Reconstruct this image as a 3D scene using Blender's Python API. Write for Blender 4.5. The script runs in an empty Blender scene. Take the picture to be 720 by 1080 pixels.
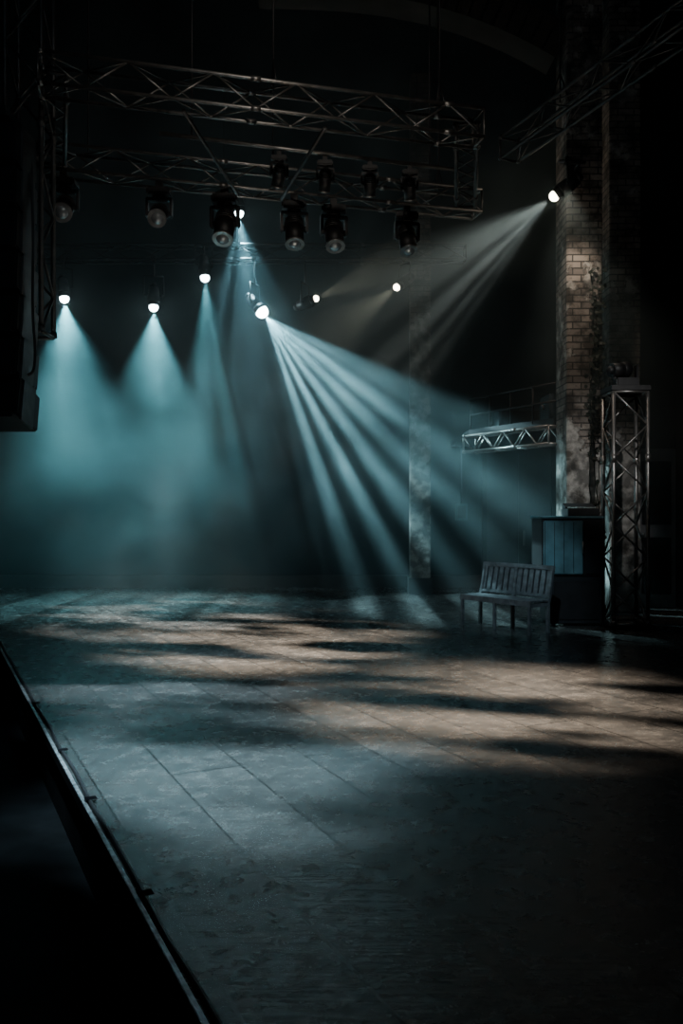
import bpy, bmesh, math, random
from mathutils import Vector, Matrix
random.seed(7)
scene=bpy.context.scene
C=scene.collection

# ---------------------------------------------------------------- materials
def new_mat(name):
    m=bpy.data.materials.new(name); m.use_nodes=True
    nt=m.node_tree; b=nt.nodes.get("Principled BSDF")
    return m,nt,b
def simple(name,col,rough=0.5,metal=0.0,var=0.3,scale=8,bump=0.1,spec=0.5):
    m,nt,b=new_mat(name)
    tc=nt.nodes.new("ShaderNodeTexCoord")
    n=nt.nodes.new("ShaderNodeTexNoise"); n.inputs["Scale"].default_value=scale; n.inputs["Detail"].default_value=6
    nt.links.new(tc.outputs["Object"],n.inputs["Vector"])
    r=nt.nodes.new("ShaderNodeValToRGB")
    r.color_ramp.elements[0].position=0.3; r.color_ramp.elements[1].position=0.7
    r.color_ramp.elements[0].color=(*[c*(1-var) for c in col],1)
    r.color_ramp.elements[1].color=(*[min(1,c*(1+var)) for c in col],1)
    nt.links.new(n.outputs["Fac"],r.inputs["Fac"]); nt.links.new(r.outputs["Color"],b.inputs["Base Color"])
    b.inputs["Roughness"].default_value=rough; b.inputs["Metallic"].default_value=metal
    b.inputs["Specular IOR Level"].default_value=spec
    if bump:
        bp=nt.nodes.new("ShaderNodeBump"); bp.inputs["Strength"].default_value=bump; bp.inputs["Distance"].default_value=0.02
        nt.links.new(n.outputs["Fac"],bp.inputs["Height"]); nt.links.new(bp.outputs["Normal"],b.inputs["Normal"])
    return m
def emis(name,col,strength):
    m,nt,b=new_mat(name)
    b.inputs["Base Color"].default_value=(*col,1)
    b.inputs["Emission Color"].default_value=(*col,1); b.inputs["Emission Strength"].default_value=strength
    return m

M_black=simple("black_painted_metal",(0.010,0.010,0.011),0.5,0.0,spec=0.4)
M_steel=simple("truss_aluminium",(0.24,0.23,0.22),0.42,0.9,bump=0.05)
M_steel_d=simple("dark_truss_steel",(0.09,0.09,0.09),0.5,0.8,bump=0.05)
M_lens=simple("lamp_glass_dark",(0.3,0.33,0.35),0.12,0.6,bump=0)
M_wall=simple("dark_plaster_wall",(0.008,0.010,0.012),0.95,0,0.35,1.2,0.2,0.2)
M_wallr=simple("side_wall_plaster",(0.008,0.009,0.010),0.95,0,0.4,1.5,0.2,0.2)
M_ceil=simple("ceiling_concrete",(0.008,0.008,0.008),0.9,0,0.3,1.0,0.2,0.2)
M_conc=simple("arch_concrete",(0.05,0.041,0.034),0.85,0,0.4,2.0,0.3,0.2)
M_wood=simple("bench_wood",(0.08,0.09,0.098),0.45,0,0.5,14,0.2)
M_cab=simple("cabinet_teal_paint",(0.075,0.16,0.185),0.5,0,0.35,5,0.15)
M_case=simple("dark_teal_case",(0.022,0.038,0.046),0.6,0,0.35,5,0.15)
M_cabd=simple("dark_flight_case",(0.012,0.013,0.015),0.6,0,0.3,5,0.1,0.3)
M_rub=simple("cable_rubber",(0.02,0.02,0.022),0.4,0,0.2,5,0)
M_edge=simple("edge_trim_metal",(0.38,0.40,0.42),0.38,0.7,0.5,20,0.2)
M_skirt=simple("stage_skirt_black",(0.003,0.003,0.004),0.95,0,0.3,8,0.1,0.06)
M_pit=simple("pit_floor_black",(0.002,0.0025,0.003),0.6,0,0.6,3,0.4,0.06)
M_door=simple("grey_door_paint",(0.16,0.16,0.17),0.7,0,0.3,3,0.1)
M_leaf=simple("ivy_leaf",(0.012,0.016,0.010),0.6,0,0.5,9,0.1,0.3)
M_cool=emis("lamp_lens_cool",(0.75,0.95,1.0),26)
M_hot=emis("lamp_lens_cool_bright",(0.7,0.95,1.0),45)
M_warm=emis("lamp_lens_warm",(1.0,0.86,0.68),20)

# stage floor
def floor_mat():
    m,nt,b=new_mat("worn_stage_floor"); N=nt.nodes; L=nt.links
    tc=N.new("ShaderNodeTexCoord")
    mp=N.new("ShaderNodeMapping"); mp.inputs["Rotation"].default_value=(0,0,math.radians(-26)); L.new(tc.outputs["Object"],mp.inputs["Vector"])
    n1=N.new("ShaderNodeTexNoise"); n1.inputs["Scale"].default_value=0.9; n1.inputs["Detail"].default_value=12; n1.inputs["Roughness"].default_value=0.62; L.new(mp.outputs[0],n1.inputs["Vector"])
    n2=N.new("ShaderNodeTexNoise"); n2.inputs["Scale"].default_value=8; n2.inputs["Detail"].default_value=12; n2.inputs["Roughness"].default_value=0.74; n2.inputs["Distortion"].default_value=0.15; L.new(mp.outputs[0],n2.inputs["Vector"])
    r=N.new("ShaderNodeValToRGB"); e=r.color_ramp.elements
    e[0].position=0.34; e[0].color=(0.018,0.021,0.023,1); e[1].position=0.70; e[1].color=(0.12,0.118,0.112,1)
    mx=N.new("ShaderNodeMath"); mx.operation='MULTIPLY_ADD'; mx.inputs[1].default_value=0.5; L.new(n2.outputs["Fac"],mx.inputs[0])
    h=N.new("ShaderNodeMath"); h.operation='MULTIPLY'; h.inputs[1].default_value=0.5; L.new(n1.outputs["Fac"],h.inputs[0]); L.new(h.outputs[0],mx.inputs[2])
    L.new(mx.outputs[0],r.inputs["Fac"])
    br=N.new("ShaderNodeTexBrick"); br.inputs["Scale"].default_value=1.0; br.inputs["Brick Width"].default_value=2.4; br.inputs["Row Height"].default_value=0.42
    br.inputs["Mortar Size"].default_value=0.007; br.inputs["Color1"].default_value=(1,1,1,1); br.inputs["Color2"].default_value=(0.68,0.68,0.68,1); br.inputs["Mortar"].default_value=(0.28,0.28,0.28,1)
    mp2=N.new("ShaderNodeMapping"); mp2.inputs["Rotation"].default_value=(0,0,math.radians(64)); L.new(tc.outputs["Object"],mp2.inputs["Vector"])
    L.new(mp2.outputs[0],br.inputs["Vector"])
    mp3=N.new("ShaderNodeMapping"); mp3.inputs["Rotation"].default_value=(0,0,0.5); mp3.inputs["Scale"].default_value=(3,50,1); L.new(tc.outputs["Object"],mp3.inputs["Vector"])
    n3=N.new("ShaderNodeTexNoise"); n3.inputs["Scale"].default_value=1; n3.inputs["Detail"].default_value=4; L.new(mp3.outputs[0],n3.inputs["Vector"])
    rs=N.new("ShaderNodeValToRGB"); rs.color_ramp.elements[0].position=0.35; rs.color_ramp.elements[0].color=(0.7,0.7,0.7,1); rs.color_ramp.elements[1].position=0.6
    L.new(n3.outputs["Fac"],rs.inputs["Fac"])
    m1=N.new("ShaderNodeMix"); m1.data_type='RGBA'; m1.blend_type='MULTIPLY'; m1.inputs[0].default_value=1
    L.new(r.outputs["Color"],m1.inputs[6]); L.new(br.outputs["Color"],m1.inputs[7])
    m2=N.new("ShaderNodeMix"); m2.data_type='RGBA'; m2.blend_type='MULTIPLY'; m2.inputs[0].default_value=1
    L.new(m1.outputs[2],m2.inputs[6]); L.new(rs.outputs["Color"],m2.inputs[7])
    L.new(m2.outputs[2],b.inputs["Base Color"])
    rr=N.new("ShaderNodeMapRange"); rr.inputs[1].default_value=0.4; rr.inputs[2].default_value=0.6; rr.inputs[3].default_value=0.06; rr.inputs[4].default_value=0.32
    L.new(n2.outputs["Fac"],rr.inputs[0]); L.new(rr.outputs[0],b.inputs["Roughness"])
    b.inputs["Specular IOR Level"].default_value=0.9
    bp=N.new("ShaderNodeBump"); bp.inputs["Strength"].default_value=0.28; bp.inputs["Distance"].default_value=0.03
    L.new(mx.outputs[0],bp.inputs["Height"]); L.new(bp.outputs[0],b.inputs["Normal"])
    return m
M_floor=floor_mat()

def column_mat(name,z0,z1,k=1.0,ps=5):
    m,nt,b=new_mat(name); N=nt.nodes; L=nt.links
    tc=N.new("ShaderNodeTexCoord"); sp=N.new("ShaderNodeSeparateXYZ"); L.new(tc.outputs["Object"],sp.inputs[0])
    ad=N.new("ShaderNodeMath"); ad.operation='ADD'; L.new(sp.outputs[0],ad.inputs[0]); L.new(sp.outputs[1],ad.inputs[1])
    cb=N.new("ShaderNodeCombineXYZ"); L.new(ad.outputs[0],cb.inputs[0]); L.new(sp.outputs[2],cb.inputs[1])
    br=N.new("ShaderNodeTexBrick"); br.inputs["Scale"].default_value=1; br.inputs["Brick Width"].default_value=0.24; br.inputs["Row Height"].default_value=0.095; br.inputs["Mortar Size"].default_value=0.010
    br.inputs["Color1"].default_value=(0.36*k,0.32*k,0.28*k,1); br.inputs["Color2"].default_value=(0.16*k,0.14*k,0.125*k,1); br.inputs["Mortar"].default_value=(0.05*k,0.045*k,0.04*k,1)
    L.new(cb.outputs[0],br.inputs["Vector"])
    n=N.new("ShaderNodeTexNoise"); n.inputs["Scale"].default_value=1.6; n.inputs["Detail"].default_value=10; n.inputs["Roughness"].default_value=0.7; L.new(tc.outputs["Object"],n.inputs["Vector"])
    mr=N.new("ShaderNodeMapRange"); mr.inputs[1].default_value=z0; mr.inputs[2].default_value=z1; mr.inputs[3].default_value=0.25; mr.inputs[4].default_value=-0.07
    L.new(sp.outputs[2],mr.inputs[0])
    s=N.new("ShaderNodeMath"); s.operation='ADD'; L.new(n.outputs["Fac"],s.inputs[0]); L.new(mr.outputs[0],s.inputs[1])
    rp=N.new("ShaderNodeValToRGB"); rp.color_ramp.elements[0].position=0.47; rp.color_ramp.elements[1].position=0.5; L.new(s.outputs[0],rp.inputs["Fac"])
    n2=N.new("ShaderNodeTexNoise"); n2.inputs["Scale"].default_value=ps; n2.inputs["Detail"].default_value=8; L.new(tc.outputs["Object"],n2.inputs["Vector"])
    pr=N.new("ShaderNodeValToRGB"); pr.color_ramp.elements[0].position=0.42; pr.color_ramp.elements[0].color=(0.16*k,0.155*k,0.145*k,1); pr.color_ramp.elements[1].position=0.56; pr.color_ramp.elements[1].color=(0.46*k,0.45*k,0.42*k,1)
    L.new(n2.outputs["Fac"],pr.inputs["Fac"])
    mx=N.new("ShaderNodeMix"); mx.data_type='RGBA'; L.new(rp.outputs["Color"],mx.inputs[0]); L.new(br.outputs["Color"],mx.inputs[6]); L.new(pr.outputs["Color"],mx.inputs[7])
    n3=N.new("ShaderNodeTexNoise"); n3.inputs["Scale"].default_value=2.4; n3.inputs["Detail"].default_value=9; n3.inputs["Roughness"].default_value=0.65; L.new(cb.outputs[0],n3.inputs["Vector"])
    sr=N.new("ShaderNodeValToRGB"); sr.color_ramp.elements[0].position=0.41; sr.color_ramp.elements[0].color=(0.2,0.18,0.16,1); sr.color_ramp.elements[1].position=0.54; L.new(n3.outputs["Fac"],sr.inputs["Fac"])
    m2=N.new("ShaderNodeMix"); m2.data_type='RGBA'; m2.blend_type='MULTIPLY'; m2.inputs[0].default_value=1; L.new(mx.outputs[2],m2.inputs[6]); L.new(sr.outputs["Color"],m2.inputs[7])
    L.new(m2.outputs[2],b.inputs["Base Color"]); b.inputs["Roughness"].default_value=0.9
    iv=N.new("ShaderNodeMath"); iv.operation='SUBTRACT'; iv.inputs[0].default_value=1; L.new(br.outputs["Fac"],iv.inputs[1])
    mh=N.new("ShaderNodeMath"); mh.operation='MAXIMUM'; L.new(iv.outputs[0],mh.inputs[0]); L.new(rp.outputs["Color"],mh.inputs[1])
    ah=N.new("ShaderNodeMath"); ah.operation='ADD'; L.new(mh.outputs[0],ah.inputs[0]); L.new(rp.outputs["Color"],ah.inputs[1])
    bp=N.new("ShaderNodeBump"); bp.inputs["Strength"].default_value=0.8; bp.inputs["Distance"].default_value=0.02
    L.new(ah.outputs[0],bp.inputs["Height"]); L.new(bp.outputs[0],b.inputs["Normal"])
    return m
M_col=column_mat("peeling_brick_column",-3.0,-1.9,0.8)
M_col2=column_mat("peeling_plaster_column",-2.2,1.4,0.30,7)

# ---------------------------------------------------------------- mesh helpers
class MB:
    def __init__(s): s.bm=bmesh.new(); s.mats=[]
    def mi(s,m):
        if m not in s.mats: s.mats.append(m)
        return s.mats.index(m)
    def box(s,c,size,mat,rot=None,bev=0.0):
        mtx=Matrix.Translation(Vector(c))@((rot.to_4x4()) if rot else Matrix.Identity(4))@Matrix.Diagonal((*size,1))
        r=bmesh.ops.create_cube(s.bm,size=1,matrix=mtx); vs=r["verts"]
        fs=set(f for v in vs for f in v.link_faces); i=s.mi(mat)
        for f in fs: f.material_index=i
        if bev:
            es=list(set(e for v in vs for e in v.link_edges))
            rr=bmesh.ops.bevel(s.bm,geom=es,offset=bev,segments=2,affect='EDGES')
            for f in rr["faces"]: f.material_index=i
    def tube(s,a,b,r1,mat,r2=None,seg=10,smooth=True):
        a=Vector(a); b=Vector(b); d=b-a
        if d.length<1e-5: return
        q=d.to_track_quat('Z','Y').to_matrix().to_4x4()
        mtx=Matrix.Translation((a+b)/2)@q
        r=bmesh.ops.create_cone(s.bm,cap_ends=True,segments=seg,radius1=r1,radius2=r1 if r2 is None else r2,depth=d.length,matrix=mtx)
        i=s.mi(mat)
        for f in set(f for v in r["verts"] for f in v.link_faces):
            f.material_index=i
            if smooth and len(f.verts)==4: f.smooth=True
    def sphere(s,c,r,mat,scale=(1,1,1),rot=None):
        mtx=Matrix.Translation(Vector(c))@((rot.to_4x4()) if rot else Matrix.Identity(4))@Matrix.Diagonal((*scale,1))
        rr=bmesh.ops.create_uvsphere(s.bm,u_segments=20,v_segments=12,radius=r,matrix=mtx)
        i=s.mi(mat)
        for f in set(f for v in rr["verts"] for f in v.link_faces): f.material_index=i; f.smooth=True
    def obj(s,name,loc=(0,0,0),rot=(0,0,0)):
        me=bpy.data.meshes.new(name); s.bm.to_mesh(me); s.bm.free()
        for m in s.mats: me.materials.append(m)
        o=bpy.data.objects.new(name,me); o.location=loc; o.rotation_euler=rot; C.objects.link(o); return o

def poly_prism(name,pts,z0,z1,mat,sidemat=None):
    bm=bmesh.new(); lo=[bm.verts.new((x,y,z0)) for x,y in pts]; hi=[bm.verts.new((x,y,z1)) for x,y in pts]
    f=bm.faces.new(hi); f.material_index=0
    bm.faces.new(lo[::-1]).material_index=1
    n=len(pts)
    for i in range(n):
        bm.faces.new((lo[i],lo[(i+1)%n],hi[(i+1)%n],hi[i])).material_index=1
    bmesh.ops.recalc_face_normals(bm,faces=bm.faces)
    me=bpy.data.meshes.new(name); bm.to_mesh(me); bm.free(); me.materials.append(mat); me.materials.append(sidemat or mat)
    o=bpy.data.objects.new(name,me); C.objects.link(o); return o

def tube_curve(name,pts,r,mat):
    cu=bpy.data.curves.new(name,'CURVE'); cu.dimensions='3D'; cu.bevel_depth=r; cu.bevel_resolution=3
    sp=cu.splines.new('NURBS'); sp.points.add(len(pts)-1)
    for p,c in zip(sp.points,pts): p.co=(*c,1)
    sp.use_endpoint_u=True; sp.order_u=3
    cu.materials.append(mat); o=bpy.data.objects.new(name,cu); C.objects.link(o); return o

def truss(name,p1,p2,size=0.3,bay=0.45,mat=M_steel,r=0.024,rd=0.011,rods=(),ztop=9.49):
    p1=Vector(p1); p2=Vector(p2); mb=MB(); d=(p2-p1); L=d.length; d.normalize()
    up=Vector((0,0,1)) if abs(d.z)<0.9 else Vector((0,1,0))
    s=d.cross(up).normalized(); u=s.cross(d).normalized(); h=size/2
    cor=[s*h+u*h,-s*h+u*h,-s*h-u*h,s*h-u*h]
    for c in cor: mb.tube(c,c+d*L,r,mat,seg=8)
    n=max(1,round(L/bay)); st=L/n
    for k in range(4):
        a=cor[k]; b=cor[(k+1)%4]
        for i in range(n):
            if (i+k)%2==0: mb.tube(a+d*st*i,b+d*st*(i+1),rd,mat,seg=6)
            else: mb.tube(b+d*st*i,a+d*st*(i+1),rd,mat,seg=6)
        for i in (0,n): mb.tube(a+d*st*i,b+d*st*i,r*0.8,mat,seg=6)
    for i in range(0,n+1,5):
        for c in cor: mb.tube(c+d*max(0,st*i-0.05),c+d*min(L,st*i+0.05),r*1.5,mat,seg=8)
    for t in rods:
        q=d*(L*t); mb.tube(q+u*h*0.9,(q.x,q.y,ztop-p1.z),0.009,M_black,seg=6)
        mb.tube(q+s*h+u*h,q+u*(h+0.3),0.008,M_black,seg=5); mb.tube(q-s*h+u*h,q+u*(h+0.3),0.008,M_black,seg=5)
    return mb.obj(name,p1)

# ---------------------------------------------------------------- lights
def add_spot(parent,local,aim,energy,size,blend,col,radius=0.04,gobo=None,name="beam"):
    ld=bpy.data.lights.new(name,'SPOT'); ld.energy=energy; ld.spot_size=math.radians(size); ld.spot_blend=blend
    ld.color=col; ld.shadow_soft_size=radius
    o=bpy.data.objects.new(name,ld); C.objects.link(o); o.parent=parent; o.location=local
    o.rotation_euler=Vector(aim).to_track_quat('-Z','Y').to_euler()
    if gobo:
        ld.use_nodes=True; nt=ld.node_tree; N=nt.nodes; L=nt.links; em=N.get("Emission")
        g=N.new("ShaderNodeNewGeometry"); sp=N.new("ShaderNodeSeparateXYZ"); L.new(g.outputs["Incoming"],sp.inputs[0])
        kind=gobo[0]; lo,hi,floor_=gobo[3],gobo[4],gobo[5]
        tn=N.new("ShaderNodeTexNoise"); src=tn.outputs["Fac"]
        if kind=="fan":
            a=N.new("ShaderNodeMath"); a.operation='DIVIDE'; L.new(sp.outputs[0],a.inputs[0]); L.new(sp.outputs[2],a.inputs[1])
            at=N.new("ShaderNodeMath"); at.operation='ARCTANGENT'; L.new(a.outputs[0],at.inputs[0])
            cb=N.new("ShaderNodeCombineXYZ"); L.new(at.outputs[0],cb.inputs[0])
            tn.inputs["Scale"].default_value=gobo[1]; tn.inputs["Detail"].default_value=2
            cb.inputs[1].default_value=gobo[2]; L.new(cb.outputs[0],tn.inputs["Vector"])
            if len(gobo)>6:
                f=N.new("ShaderNodeMath"); f.operation='MULTIPLY'; f.inputs[1].default_value=gobo[6]; L.new(at.outputs[0],f.inputs[0])
                f2=N.new("ShaderNodeMath"); f2.operation='MULTIPLY_ADD'; f2.inputs[1].default_value=7.0; L.new(tn.outputs["Fac"],f2.inputs[0]); L.new(f.outputs[0],f2.inputs[2])
                sn=N.new("ShaderNodeMath"); sn.operation='SINE'; L.new(f2.outputs[0],sn.inputs[0])
                s2=N.new("ShaderNodeMath"); s2.operation='MULTIPLY_ADD'; s2.inputs[1].default_value=0.09; L.new(sn.outputs[0],s2.inputs[0]); L.new(tn.outputs["Fac"],s2.inputs[2])
                src=s2.outputs[0]
        else:
            dv=[]
            for k in (0,1):
                a=N.new("ShaderNodeMath"); a.operation='DIVIDE'; L.new(sp.outputs[k],a.inputs[0]); L.new(sp.outputs[2],a.inputs[1]); dv.append(a)
            cb=N.new("ShaderNodeCombineXYZ"); L.new(dv[0].outputs[0],cb.inputs[0]); L.new(dv[1].outputs[0],cb.inputs[1]); cb.inputs[2].default_value=gobo[2]
            m0=N.new("ShaderNodeMapping"); m0.inputs["Rotation"].default_value=(0,0,0.28); L.new(cb.outputs[0],m0.inputs[0])
            mp=N.new("ShaderNodeMapping"); mp.inputs["Scale"].default_value=gobo[1]; L.new(m0.outputs[0],mp.inputs[0])
            tn.inputs["Scale"].default_value=1; tn.inputs["Detail"].default_value=2.5; L.new(mp.outputs[0],tn.inputs["Vector"])
        mr=N.new("ShaderNodeMapRange"); mr.interpolation_type='SMOOTHSTEP'
        mr.inputs[1].default_value=lo; mr.inputs[2].default_value=hi; mr.inputs[3].default_value=floor_; mr.inputs[4].default_value=1
        L.new(src,mr.inputs[0]); L.new(mr.outputs[0],em.inputs["Strength"])
    return o

def par_can(name,loc,target,hang_z,mat_lens,lens_r=0.095,barrel=0.14):
    mb=MB(); aim=(Vector(target)-Vector(loc)).normalized()
    back=-aim
    R=barrel
    mb.tube(back*0.10,back*0.36,R*0.80,M_black,r2=R*0.62,seg=20)
    mb.tube(back*0.36,back*0.44,R*0.62,M_black,r2=R*0.3,seg=20)
    mb.tube(back*0.02,back*0.12,lens_r*1.1,M_black,r2=R*0.8,seg=20)
    mb.sphere((0,0,0),lens_r,mat_lens)
    side=aim.cross(Vector((0,0,1))); side=side.normalized() if side.length>0.05 else Vector((1,0,0))
    c=back*0.22
    top=c+Vector((0,0,0.34))
    for sg in (-1,1):
        mb.tube(c+side*sg*R*0.75,c+side*sg*(R+0.03),0.02,M_black,seg=8)
        mb.tube(c+side*sg*(R+0.03),c+side*sg*(R+0.03)+Vector((0,0,0.34)),0.014,M_black,seg=6)
    mb.tube(top-side*(R+0.03),top+side*(R+0.03),0.014,M_black,seg=6)
    hz=hang_z-loc[2]
    mb.tube(top,(top.x,top.y,hz),0.018,M_black,seg=8)
    mb.box((top.x,top.y,hz),(0.09,0.09,0.07),M_black)
    return mb.obj(name,loc),aim

def moving_head(name,loc,aim,s=1.0,lensmat=M_lens):
    mb=MB(); aim=Vector(aim).normalized()
    mb.box((0,0,0.0),(0.08*s,0.08*s,0.10*s),M_black)
    mb.box((0,0,-0.08*s),(0.28*s,0.22*s,0.09*s),M_black,bev=0.02*s)
    side=aim.cross(Vector((0,0,1))); side=side.normalized() if side.length>0.05 else Vector((1,0,0))
    rot=Matrix((side,Vector((0,0,1)).cross(side),Vector((0,0,1)))).transposed()
    mb.tube((0,0,-0.12*s),(0,0,-0.15*s),0.08*s,M_black,seg=14)
    mb.box((0,0,-0.165*s),(0.32*s,0.09*s,0.04*s),M_black,rot=rot,bev=0.01*s)
    for sg in (-1,1): mb.box(side*sg*0.145*s+Vector((0,0,-0.27*s)),(0.03*s,0.10*s,0.22*s),M_black,rot=rot,bev=0.01*s)
    c=Vector((0,0,-0.34*s))
    mb.tube(c-side*0.15*s,c+side*0.15*s,0.035*s,M_black,seg=10)
    mb.sphere(c-aim*0.08*s,0.11*s,M_black)
    mb.tube(c-aim*0.08*s,c+aim*0.20*s,0.11*s,M_black,r2=0.105*s,seg=22)
    mb.tube(c+aim*0.195*s,c+aim*0.22*s,0.112*s,M_steel,seg=22)
    mb.sphere(c+aim*0.165*s,0.09*s,lensmat,scale=(1,1,1))
    for k in range(4):
        mb.tube(c-aim*(0.02+0.03*k)*s,c-aim*(0.03+0.03*k)*s,0.118*s-0.004*k*s,M_steel_d,seg=22)
    o=mb.obj(name,loc); return o

# ================================================================ ROOM SHELL
def edge(y): return (-0.41-(y-2.5)*3.31/6.8,y)
WB=17.0; WR=5.3; WL=-9.0; YF=-3.0; ZC=9.5
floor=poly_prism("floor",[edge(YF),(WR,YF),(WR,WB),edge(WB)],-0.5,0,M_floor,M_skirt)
pit=poly_prism("floor_pit",[(WL,YF),(edge(YF)[0]-0.0,YF),edge(WB),(WL,WB)],-0.6,-0.35,M_pit)
def wall(name,c,s,m):
    mb=MB(); mb.box((0,0,0),s,m); return mb.obj(name,c)
wall("wall_back",((WL+WR)/2,WB+0.1,4.45),(WR-WL+0.4,0.2,10.1),M_wall)
wall("wall_right",(WR+0.1,(YF+WB)/2,4.45),(0.2,WB-YF,10.1),M_wallr)
wall("wall_left",(WL-0.1,(YF+WB)/2,4.45),(0.2,WB-YF,10.1),M_wallr)
wall("wall_front",((WL+WR)/2,YF-0.1,4.45),(WR-WL+0.4,0.2,10.1),M_wallr)
wall("ceiling",((WL+WR)/2,(YF+WB)/2,ZC+0.1),(WR-WL+0.4,WB-YF+0.4,0.2),M_ceil)
wall("baseboard_back",((edge(WB)[0]+WR)/2,WB-0.03,0.12),(WR-edge(WB)[0],0.06,0.24),M_black)
wall("wall_alcove",(4.5,13.6,4.75),(1.6,0.15,9.5),M_wallr)

mb=MB()
a=Vector((*edge(YF+0.02),0)); b=Vector((*edge(WB-0.1),0)); d=(b-a).normalized(); s=Vector((d.y,-d.x,0)); 
rot=Matrix((d,Vector((0,0,1)).cross(d),Vector((0,0,1)))).transposed(); L=(b-a).length
mb.box((a+b)/2+Vector((0,0,0.003))+s*0.008,(L,0.020,0.008),M_edge,rot=rot,bev=0.002)
mb.box((a+b)/2-s*0.006+Vector((0,0,-0.02)),(L,0.006,0.05),M_skirt,rot=rot)
mb.obj("trim_stage_edge")
pts=[]
n=60
for i in range(n+1):
    y=1.0+(14.5)*i/n; e=Vector((*edge(y),0)); off=0.040+0.006*math.sin(i*1.3)+random.uniform(-0.005,0.005)
    pts.append((e.x+s.x*off,e.y+s.y*off,0.010))
tube_curve("power_cable",pts,0.010,M_rub)
mb=MB()
for y in (3.3,4.4,5.3,6.6,8.1):
    e=Vector((*edge(y),0)); mb.box(e+s*0.04+Vector((0,0,0.019)),(0.05,0.06,0.003),M_skirt,rot=rot)
mb.obj("gaffer_tape")

mb=MB()
Rr=[]
for i in range(25):
    t=i/24; x=-1.2+ t*4.35
    Rr.append((x,9.2-1.0*t**2.6))
for (x0,z0),(x1,z1) in zip(Rr[:-1],Rr[1:]):
    c=Vector(((x0+x1)/2,12.4,(z0+z1)/2)); L=math.hypot(x1-x0,z1-z0)+0.02
    mb.box(c,(L,0.5,0.5),M_conc,rot=Matrix.Rotation(-math.atan2(z1-z0,x1-x0),3,'Y'))
mb.obj("ceiling_arch_beam")

mb=MB(); mb.box((0,0,0),(0.50,0.62,9.5),M_col,bev=0.015); mb.box((0,0,-4.65),(0.58,0.70,0.2),M_col)
mb.obj("brick_column",(3.43,12.35,4.75))
mb=MB(); mb.box((0,0,0),(0.46,0.5,9.5),M_col,bev=0.015); mb.obj("brick_pilaster",(4.22,12.95,4.75))
mb=MB(); mb.box((0,0,0),(0.37,0.35,9.5),M_col2,bev=0.02); mb.box((0,-0.01,-4.6),(0.43,0.41,0.3),M_cabd)
mb.obj("plaster_column",(1.44,15.7,4.75))
mb=MB(); i0=mb.mi(M_leaf)
def leaf(p,nrm,sz):
    q=nrm.to_track_quat('Z','Y').to_matrix()@Matrix.Rotation(random.uniform(0,6.28),3,'Z')@Matrix.Rotation(random.uniform(-0.6,0.6),3,'X')
    sh=[(0,-0.5),(0.42,-0.2),(0.30,0.1),(0.46,0.38),(0.12,0.3),(0,0.62),(-0.12,0.3),(-0.46,0.38),(-0.30,0.1),(-0.42,-0.2)]
    vs=[mb.bm.verts.new(p+q@Vector((x*sz,y*sz,0))) for x,y in sh]
    f=mb.bm.faces.new(vs); f.material_index=i0
for k in range(3):
    x=3.61-0.05*k; prev=Vector((x,12.03,0.2))
    for j in range(31):
        nx=Vector((min(3.67,max(3.44,prev.x+random.uniform(-0.03,0.037))),12.03,prev.z+0.15))
        mb.tube(prev,nx,0.006,M_leaf,seg=5)
        dens=1.0 if 2.6<nx.z<4.5 else (0.45 if nx.z>2.2 else 0.08)
        for _ in range(5):
            if random.random()<dens: leaf(Vector((nx.x+random.gauss(0.01,0.04),12.01-random.uniform(0,0.03),nx.z+random.uniform(-0.08,0.08))),Vector((0.1,-1,0.2)),random.uniform(0.05,0.08))
        prev=nx
mb.obj("climbing_ivy")

mb=MB(); mb.box((0,0,0),(0.62,0.06,2.5),M_door,bev=0.01); mb.box((0,-0.035,0.55),(0.46,0.03,1.0),M_wall,bev=0.01); mb.box((0,-0.035,-0.6),(0.46,0.03,0.9),M_wall,bev=0.01); mb.box((-0.33,-0.01,0),(0.06,0.1,2.5),M_black)
mb.sphere((-0.22,-0.07,-0.1),0.03,M_steel)
mb.obj("door_1",(4.96,13.48,1.25))
mb=MB(); mb.box((0,0,0),(1.3,0.08,2.74),M_cabd,bev=0.01); mb.box((-0.68,-0.01,0.0),(0.08,0.14,2.76),M_wallr); mb.box((0.68,-0.01,0.0),(0.08,0.14,2.76),M_wallr); 
mb.box((0,-0.05,0),(0.02,0.02,2.6),M_black); mb.box((0.1,-0.07,-0.4),(0.03,0.05,0.3),M_steel_d)
mb.obj("door_2",(3.5,16.9,1.385))
mb=MB(); mb.box((0,0,0),(0.24,0.08,0.34),M_case,bev=0.01); mb.box((0,-0.05,0),(0.16,0.02,0.24),M_cabd); mb.tube((0,0,0.17),(0,0,1.25),0.015,M_steel_d)
mb.obj("electrical_box",(2.38,16.95,1.5))

g0=Vector((2.17,14.5,0)); g1=Vector((3.16,12.6,0))
slab=[(2.17,14.5),(3.16,12.72),(3.72,12.72),(3.72,13.7),(WR-0.02,13.7),(WR-0.02,16.98),(2.17,16.98)]
gal=bpy.data.objects.new("gallery",None); C.objects.link(gal)
o=poly_prism("deck",slab,2.80,2.90,M_cabd); o.parent=gal
t=truss("front_truss",(2.17,14.45,2.64),(3.16,12.62,2.64),0.26,0.27,M_steel,0.022,0.014); t.parent=gal
mb=MB()
for k in range(5):
    q=g0.lerp(g1,k/4); mb.tube((q.x+0.03,q.y+0.05,2.85),(q.x+0.03,q.y+0.05,3.42),0.016,M_black)
for z in (3.15,3.42): mb.tube((g0.x+0.03,g0.y+0.05,z),(g1.x+0.03,g1.y+0.05,z),0.016,M_black)
r_=mb.obj("railing"); r_.parent=gal
mb=MB(); mb.box((0,0,0),(0.5,0.6,0.40),M_case,bev=0.015); mb.box((0,-0.31,0),(0.42,0.02,0.30),M_case); mb.tube((-0.26,0,-0.02),(-0.29,0,0.06),0.02,M_steel_d)
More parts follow.
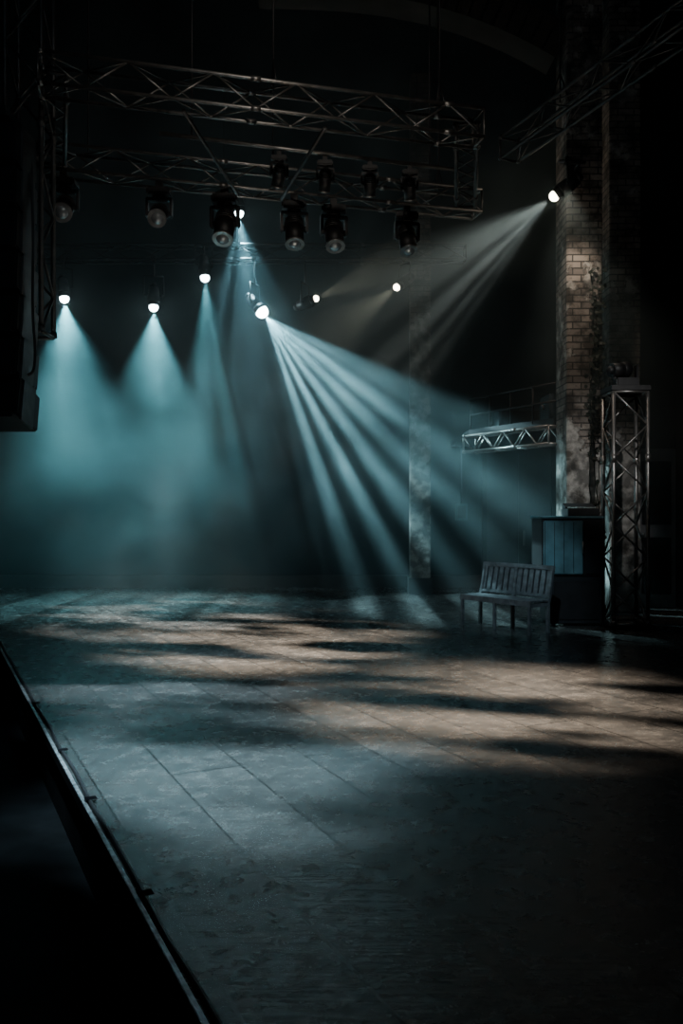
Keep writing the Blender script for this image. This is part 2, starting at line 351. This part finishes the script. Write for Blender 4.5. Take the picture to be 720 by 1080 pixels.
mb.obj("flight_case",(3.40,13.25,3.105))
mb=MB(); mb.box((0,0,0),(0.7,0.5,0.3),M_case,bev=0.015); mb.box((0,-0.26,0),(0.6,0.02,0.22),M_cabd)
mb.obj("flight_case",(2.95,14.35,3.055))

# ================================================================ TRUSSES
TZ=5.7
A0=Vector((-2.9,8.18,TZ)); A1=Vector((1.5,9.35,TZ))
B0=Vector((-3.6,10.15,TZ)); B1=Vector((1.85,11.65,TZ))
truss("lighting_truss",A0,A1,0.30,0.42,M_steel,rods=(0.1,0.5,0.9),r=0.02,rd=0.01)
truss("lighting_truss",B0,B1,0.30,0.42,M_steel,rods=(0.1,0.5,0.9),r=0.022,rd=0.011)
for u in (0.03,0.97):
    a=A0.lerp(A1,u); b=B0.lerp(B1,u); dd=(b-a).normalized()*0.19
    truss("truss_crosspiece",a+dd,b-dd,0.24,0.35,M_steel_d)
for (u,v) in ((0.3,0.42),(0.62,0.52)):
    a=A0.lerp(A1,u); b=B0.lerp(B1,v); mb=MB(); mb.tube((0,0,0),b-a,0.02,M_steel_d); mb.obj("scaffold_pipe",(a.x,a.y,TZ-0.19))
mb=MB(); a=A0.lerp(A1,0.2)+Vector((0,1.05,0)); b=A0.lerp(A1,0.98)+Vector((0,1.15,0)); mb.tube((0,0,0),b-a,0.026,M_steel)
for t in (0.1,0.9): q=(b-a)*t; mb.tube(q,(q.x,q.y,ZC-TZ-0.01),0.01,M_black)
mb.obj("scaffold_pipe",a)
truss("lighting_truss",(1.95,9.95,TZ+0.02),(3.75,5.3,TZ+0.02),0.24,0.45,M_steel_d,rods=(0.2,0.8),r=0.018,rd=0.009)
truss("rear_lighting_truss",(-6.4,15.2,6.1),(2.2,15.2,6.1),0.26,0.45,M_black,rods=(0.1,0.5,0.9))
truss("front_lighting_truss",(-5.0,4.6,6.6),(4.6,4.6,6.6),0.3,0.45,M_steel_d,rods=(0.1,0.5,0.9))
mb=MB(); mb.tube((0,0,0),(0.38,0.05,0),0.024,M_steel_d); mb.tube((0.3,0.04,0),(0.3,0.28,0.0),0.02,M_steel_d); mb.box((0.3,0.3,0),(0.14,0.03,0.14),M_black); mb.obj("lamp_bracket",(2.98,11.72,6.32))

def onB(x):
    return B0.lerp(B1,(x-B0.x)/(B1.x-B0.x))
for x,aim,sc in ((-3.28,(0.1,-0.7,-0.5),1.05),(-2.22,(0.05,-0.8,-0.5),1.0),(-1.45,(-0.05,-0.45,-0.9),1.15),(-0.60,(0.05,-0.35,-0.9),1.1),(-0.10,(0.1,-0.45,-0.9),1.1),(0.86,(0.1,-0.4,-0.9),1.05)):
    p=onB(x); moving_head("added_truss_fill",(p.x,p.y-0.13,TZ-0.23),aim,sc)
for i,t in enumerate((0.50,0.62,0.74,0.85)):
    p=A0.lerp(A1,t)+Vector((-0.02,1.10,0)); moving_head("added_truss_fill",(p.x,p.y,TZ-0.07),(0.1*i-0.2,0.5,-0.8),0.66)

# ================================================================ LIT CANS + BEAMS
TEAL=(0.28,0.76,0.86); COOL=(0.42,0.84,1.0); WARM=(1.0,0.80,0.58)
def lit(loc,target,energy,size,blend,col,mat,lens_r=0.1,gobo=None,hang=5.97):
    o,aim=par_can("stage_par_light",loc,target,hang,mat,lens_r)
    add_spot(o,aim*(lens_r+0.03),aim,energy,size,blend,col,0.03,gobo)
    return o
lit((-4.87,15.0,5.25),(-4.1,14.1,0),4400,62,1.0,TEAL,M_cool,0.08,("fan",12,1.3,0.34,0.6,0.25))
lit((-3.30,15.0,5.10),(-3.1,14.1,0),3900,58,1.0,TEAL,M_cool,0.08,("fan",12,4.1,0.34,0.6,0.25))
lit((-2.40,15.0,5.62),(-1.8,14.2,0),1800,36,0.7,TEAL,M_cool,0.08,("fan",14,7.7,0.38,0.6,0.06))
lit((-1.80,15.0,6.75),(-1.1,14.5,0),1800,54,0.9,COOL,M_cool,0.08,("fan",12,2.2,0.38,0.6,0.05),hang=6.2)
lit((-1.40,15.0,5.02),(1.40,14.0,1.55),7400,54,0.5,(0.48,0.89,1.0),M_hot,0.11,("fan",14,5.5,0.42,0.62,0.08,44))
lit((-0.45,15.0,5.25),(0.6,14.6,5.6),120,40,0.8,WARM,M_warm,0.055)
lit((0.97,15.0,5.45),(0.0,14.4,4.6),140,40,0.8,WARM,M_warm,0.06)
o8=lit((2.93,11.75,5.85),(0.2,12.6,3.9),700,52,0.9,(1.0,0.90,0.80),M_warm,0.07,("fan",14,0.3,0.36,0.6,0.2),hang=6.32)
add_spot(o8,(0.10,-0.30,0.0),(0.30,0.42,-1.3),120,70,1.0,(1.0,0.84,0.68),0.06,name="spill")

def wash(x,target,energy,size,blend,col,gobo=None,y=4.6,z=6.42):
    loc=Vector((x,y,z)); aim=(Vector(target)-loc).normalized()
    o=moving_head("added_truss_fill",loc,aim,1.0)
    l2=Vector((0,0,-0.34))+aim*0.33
    add_spot(o,l2,(Vector(target)-loc-l2),energy,size,blend,col,0.05,gobo)
PATT=lambda seed,lo=0.42,hi=0.58,fl=0.0,sx=2.5,sy=5.0:("floor",(sx,sy,1),seed,lo,hi,fl)
wash(-0.8,(-0.9,9.9,0),40000,32,1.0,(1.0,0.81,0.64),PATT(1.0,0.43,0.62,0,2.6,6.5))
wash(1.6,(1.3,6.7,0),17000,37,1.0,(1.0,0.79,0.61),PATT(3.0,0.41,0.61,0,2.2,6))
wash(-1.9,(-0.75,5.1,0),7500,32,1.0,(0.58,0.86,1.0),PATT(5.0,0.40,0.60))
wash(-1.0,(-2.6,12.2,0),46000,25,1.0,(0.95,0.93,0.88),PATT(8.0,0.45,0.58,0,3.0,7))
wash(-2.0,(-1.4,7.6,0),8500,28,1.0,(0.68,0.88,1.0),PATT(11.0,0.46,0.58,0,2.5,6))
wash(0.4,(2.3,11.2,0.5),1100,16,0.8,(0.6,0.85,1.0))  # added unseen fill that brightens the bench
wash(3.2,(3.5,12.2,2.0),1100,18,1.0,(0.9,0.9,0.88))  # added unseen fill, lightens the brick column's lower plaster

# ================================================================ LEFT LINE ARRAY
arr=MB()
zz=0.0
for k in range(7):
    tilt=math.radians(-2-1.8*k); rt=Matrix.Rotation(tilt,3,'X')
    arr.box((0,0.01*k,zz-0.2),(0.86,0.55,0.36),M_black,rot=rt,bev=0.015)
    arr.box((0,-0.285+0.01*k,zz-0.2),(0.78,0.02,0.30),M_cabd,rot=rt)
    for sg in (-1,1): arr.box((sg*0.44,0,zz-0.2),(0.02,0.3,0.40),M_steel_d,rot=rt); 
    arr.tube((-0.45,0.15,zz-0.02),(0.45,0.15,zz-0.02),0.014,M_steel_d)
    zz-=0.39
arr.box((0,0,0.08),(0.7,0.6,0.08),M_cabd)
arr.tube((0,0,0.1),(0,0,4.43),0.02,M_black)
arr.obj("line_array_speaker",(-3.38,8.0,5.05))
truss("hanging_truss",(-3.16,8.65,3.3),(-3.16,8.65,ZC-0.01),0.36,0.4,M_steel_d,0.026,0.014)
tube_curve("signal_cable",[(-2.95,8.1,4.9),(-2.88,8.0,4.2),(-2.90,8.0,3.4),(-2.86,8.0,2.95),(-2.9,8.0,2.75),(-3.0,7.95,2.8)],0.014,M_rub)

# ================================================================ RIGHT: TOWER, CABINET, BENCH
truss("truss_tower",(3.72,11.2,0.05),(3.72,11.2,3.05),0.44,0.42,M_steel,0.026,0.013)
mb=MB(); mb.box((0,0,0.025),(0.6,0.6,0.05),M_black,bev=0.01); mb.obj("tower_base_plate",(3.72,11.2,0))
mb=MB(); mb.box((0,0,0.03),(0.5,0.5,0.06),M_black); mb.box((0,0,0.12),(0.3,0.26,0.12),M_black,bev=0.02)
for sg in (-1,1): mb.box((sg*0.15,0,0.26),(0.03,0.12,0.20),M_black,bev=0.01)
mb.sphere((0,0.03,0.30),0.11,M_black); mb.tube((0,0.03,0.30),(-0.2,-0.05,0.28),0.10,M_black,r2=0.09,seg=20); mb.sphere((-0.2,-0.05,0.28),0.06,M_black)
mb.obj("added_truss_fill",(3.72,11.2,3.07))

mb=MB()
mb.box((0,0,0.34),(0.68,0.6,0.62),M_cabd,bev=0.01)
for sx in (-0.28,0.28):
    for sy in (-0.22,0.22): mb.tube((sx,sy,0),(sx,sy,0.05),0.03,M_rub)
mb.box((0,-0.305,0.34),(0.58,0.02,0.5),M_black)
mb.obj("flight_case",(3.08,11.5,0))
cab=MB()
cab.box((0,0,0.38),(0.80,0.62,0.76),M_cabd,bev=0.012)
cab.box((-0.125,-0.32,0.38),(0.52,0.03,0.70),M_cab,bev=0.01)
cab.box((0.27,-0.32,0.38),(0.20,0.03,0.70),M_cabd,bev=0.01)
for k in range(5): cab.box((-0.38+0.125*k+0.01,-0.337,0.38),(0.006,0.008,0.66),M_black)
cab.tube((0.12,-0.36,0.3),(0.12,-0.36,0.46),0.01,M_steel)
cab.box((0,0,0.775),(0.84,0.66,0.03),M_cab,bev=0.008)
cab.obj("equipment_cabinet",(3.03,11.5,0.655))
mx=MB(); mx.box((0,0,0.05),(0.42,0.36,0.10),M_black,bev=0.01); mx.box((0,0.08,0.12),(0.40,0.16,0.06),M_cabd,rot=Matrix.Rotation(0.3,3,'X'))
for i in range(8):
    for j in range(3): mx.tube((-0.17+0.048*i,-0.14+0.05*j,0.10),(-0.17+0.048*i,-0.14+0.05*j,0.12),0.008,M_steel)
mx.obj("mixing_console",(3.2,11.45,1.446))

bn=MB(); Lb=1.2; sd=0.34
for sx in (-Lb/2+0.03,0,Lb/2-0.03):
    bn.box((sx,-sd+0.03,0.20),(0.04,0.04,0.40),M_wood,bev=0.005)
    bn.box((sx,0.03,0.21),(0.04,0.045,0.42),M_wood,bev=0.005)
    bn.box((sx,0.085,0.60),(0.045,0.04,0.46),M_wood,rot=Matrix.Rotation(-0.20,3,'X'),bev=0.005)
    bn.box((sx,-sd/2+0.02,0.36),(0.035,sd-0.04,0.05),M_wood)
for k in range(5): bn.box((0,-sd+0.035+0.068*k,0.405),(Lb,0.06,0.022),M_wood,bev=0.005)
bn.box((0,-sd+0.02,0.37),(Lb,0.022,0.05),M_wood)
R_=Matrix.Rotation(-0.20,3,'X')
for z,y,hh in ((0.80,0.125,0.06),(0.45,0.055,0.05)): bn.box((0,y,z),(Lb,0.04,hh),M_wood,rot=R_,bev=0.008)
bn.box((0,0.10,0.63),(Lb-0.05,0.01,0.32),M_cabd,rot=R_)
for half in (-1,1):
    for k in range(6):
        x=half*(0.065+0.095*k)
        bn.box((x,0.086,0.625),(0.07,0.018,0.31),M_wood,rot=R_,bev=0.003)
bn.obj("wooden_bench",(2.19,11.02,0),(0,0,math.radians(-53)))

# ================================================================ HAZE
mv=bpy.data.materials.new("theatre_haze"); mv.use_nodes=True; nt=mv.node_tree; nt.nodes.clear(); N=nt.nodes
out=N.new("ShaderNodeOutputMaterial"); vs=N.new("ShaderNodeVolumeScatter")
vs.inputs["Color"].default_value=(0.70,0.95,1,1); vs.inputs["Anisotropy"].default_value=0.2
tc=N.new("ShaderNodeTexCoord"); nz=N.new("ShaderNodeTexNoise"); nz.inputs["Scale"].default_value=0.75; nz.inputs["Detail"].default_value=3; nz.inputs["Distortion"].default_value=0.4
nt.links.new(tc.outputs["Object"],nz.inputs["Vector"])
mr=N.new("ShaderNodeMapRange"); mr.inputs[1].default_value=0.35; mr.inputs[2].default_value=0.65; mr.inputs[3].default_value=0.3; mr.inputs[4].default_value=1.8
nt.links.new(nz.outputs["Fac"],mr.inputs[0])
sp=N.new("ShaderNodeSeparateXYZ"); nt.links.new(tc.outputs["Object"],sp.inputs[0])
mz=N.new("ShaderNodeMapRange"); mz.interpolation_type='SMOOTHSTEP'; mz.inputs[1].default_value=-4.6; mz.inputs[2].default_value=-2.0; mz.inputs[3].default_value=0.006; mz.inputs[4].default_value=0.042
nt.links.new(sp.outputs[2],mz.inputs[0])
mu=N.new("ShaderNodeMath"); mu.operation='MULTIPLY'; nt.links.new(mr.outputs[0],mu.inputs[0]); nt.links.new(mz.outputs[0],mu.inputs[1])
nt.links.new(mu.outputs[0],vs.inputs["Density"])
nt.links.new(vs.outputs[0],out.inputs["Volume"])
mb=MB(); mb.box((0,0,0),(WR-WL-0.1,5.6,9.3),mv); hz=mb.obj("haze",((WL+WR)/2,14.15,4.72))

w=bpy.data.worlds.new("night"); scene.world=w; w.use_nodes=True
w.node_tree.nodes["Background"].inputs[0].default_value=(0.1,0.2,0.3,1); w.node_tree.nodes["Background"].inputs[1].default_value=0.005
def fill_light(loc,e,col):  # added fill lamp out of view, lifts foreground floor and trusses
    mb=MB(); mb.tube((0,0,0.0),(0,0,0.14),0.16,M_black,r2=0.07,seg=20); mb.tube((0,0,0.14),(0,0,ZC-loc[2]-0.01),0.01,M_black); mb.sphere((0,0,0.0),0.07,emis("fill_bulb",col,2))
    o=mb.obj("added_fill_light",loc)
    ld=bpy.data.lights.new("fill_point",'POINT'); ld.energy=e; ld.color=col; ld.shadow_soft_size=0.3
    l=bpy.data.objects.new("fill_point",ld); C.objects.link(l); l.parent=o; l.location=(0,0,-0.4)
fill_light((-0.5,2.0,7.6),70,(0.65,0.86,1.0))
loc=Vector((0.2,4.6,6.42)); tgt=Vector((-0.7,10.3,5.6))  # extra out-of-view head, added only to bring up the trusses and hung heads
o=moving_head("added_truss_fill",loc,tgt-loc,1.0); aim=(tgt-loc).normalized()
add_spot(o,Vector((0,0,-0.34))+aim*0.33,aim,200,75,1.0,(1.0,0.9,0.78),0.08,name="beam")

cd=bpy.data.cameras.new("camera"); cam=bpy.data.objects.new("camera",cd); C.objects.link(cam)
cam.location=(0,0,1.5); cam.rotation_euler=(math.radians(90),0,0)
cd.sensor_fit='VERTICAL'; cd.sensor_height=36; cd.lens=36*900/1080; cd.clip_end=100
scene.camera=cam
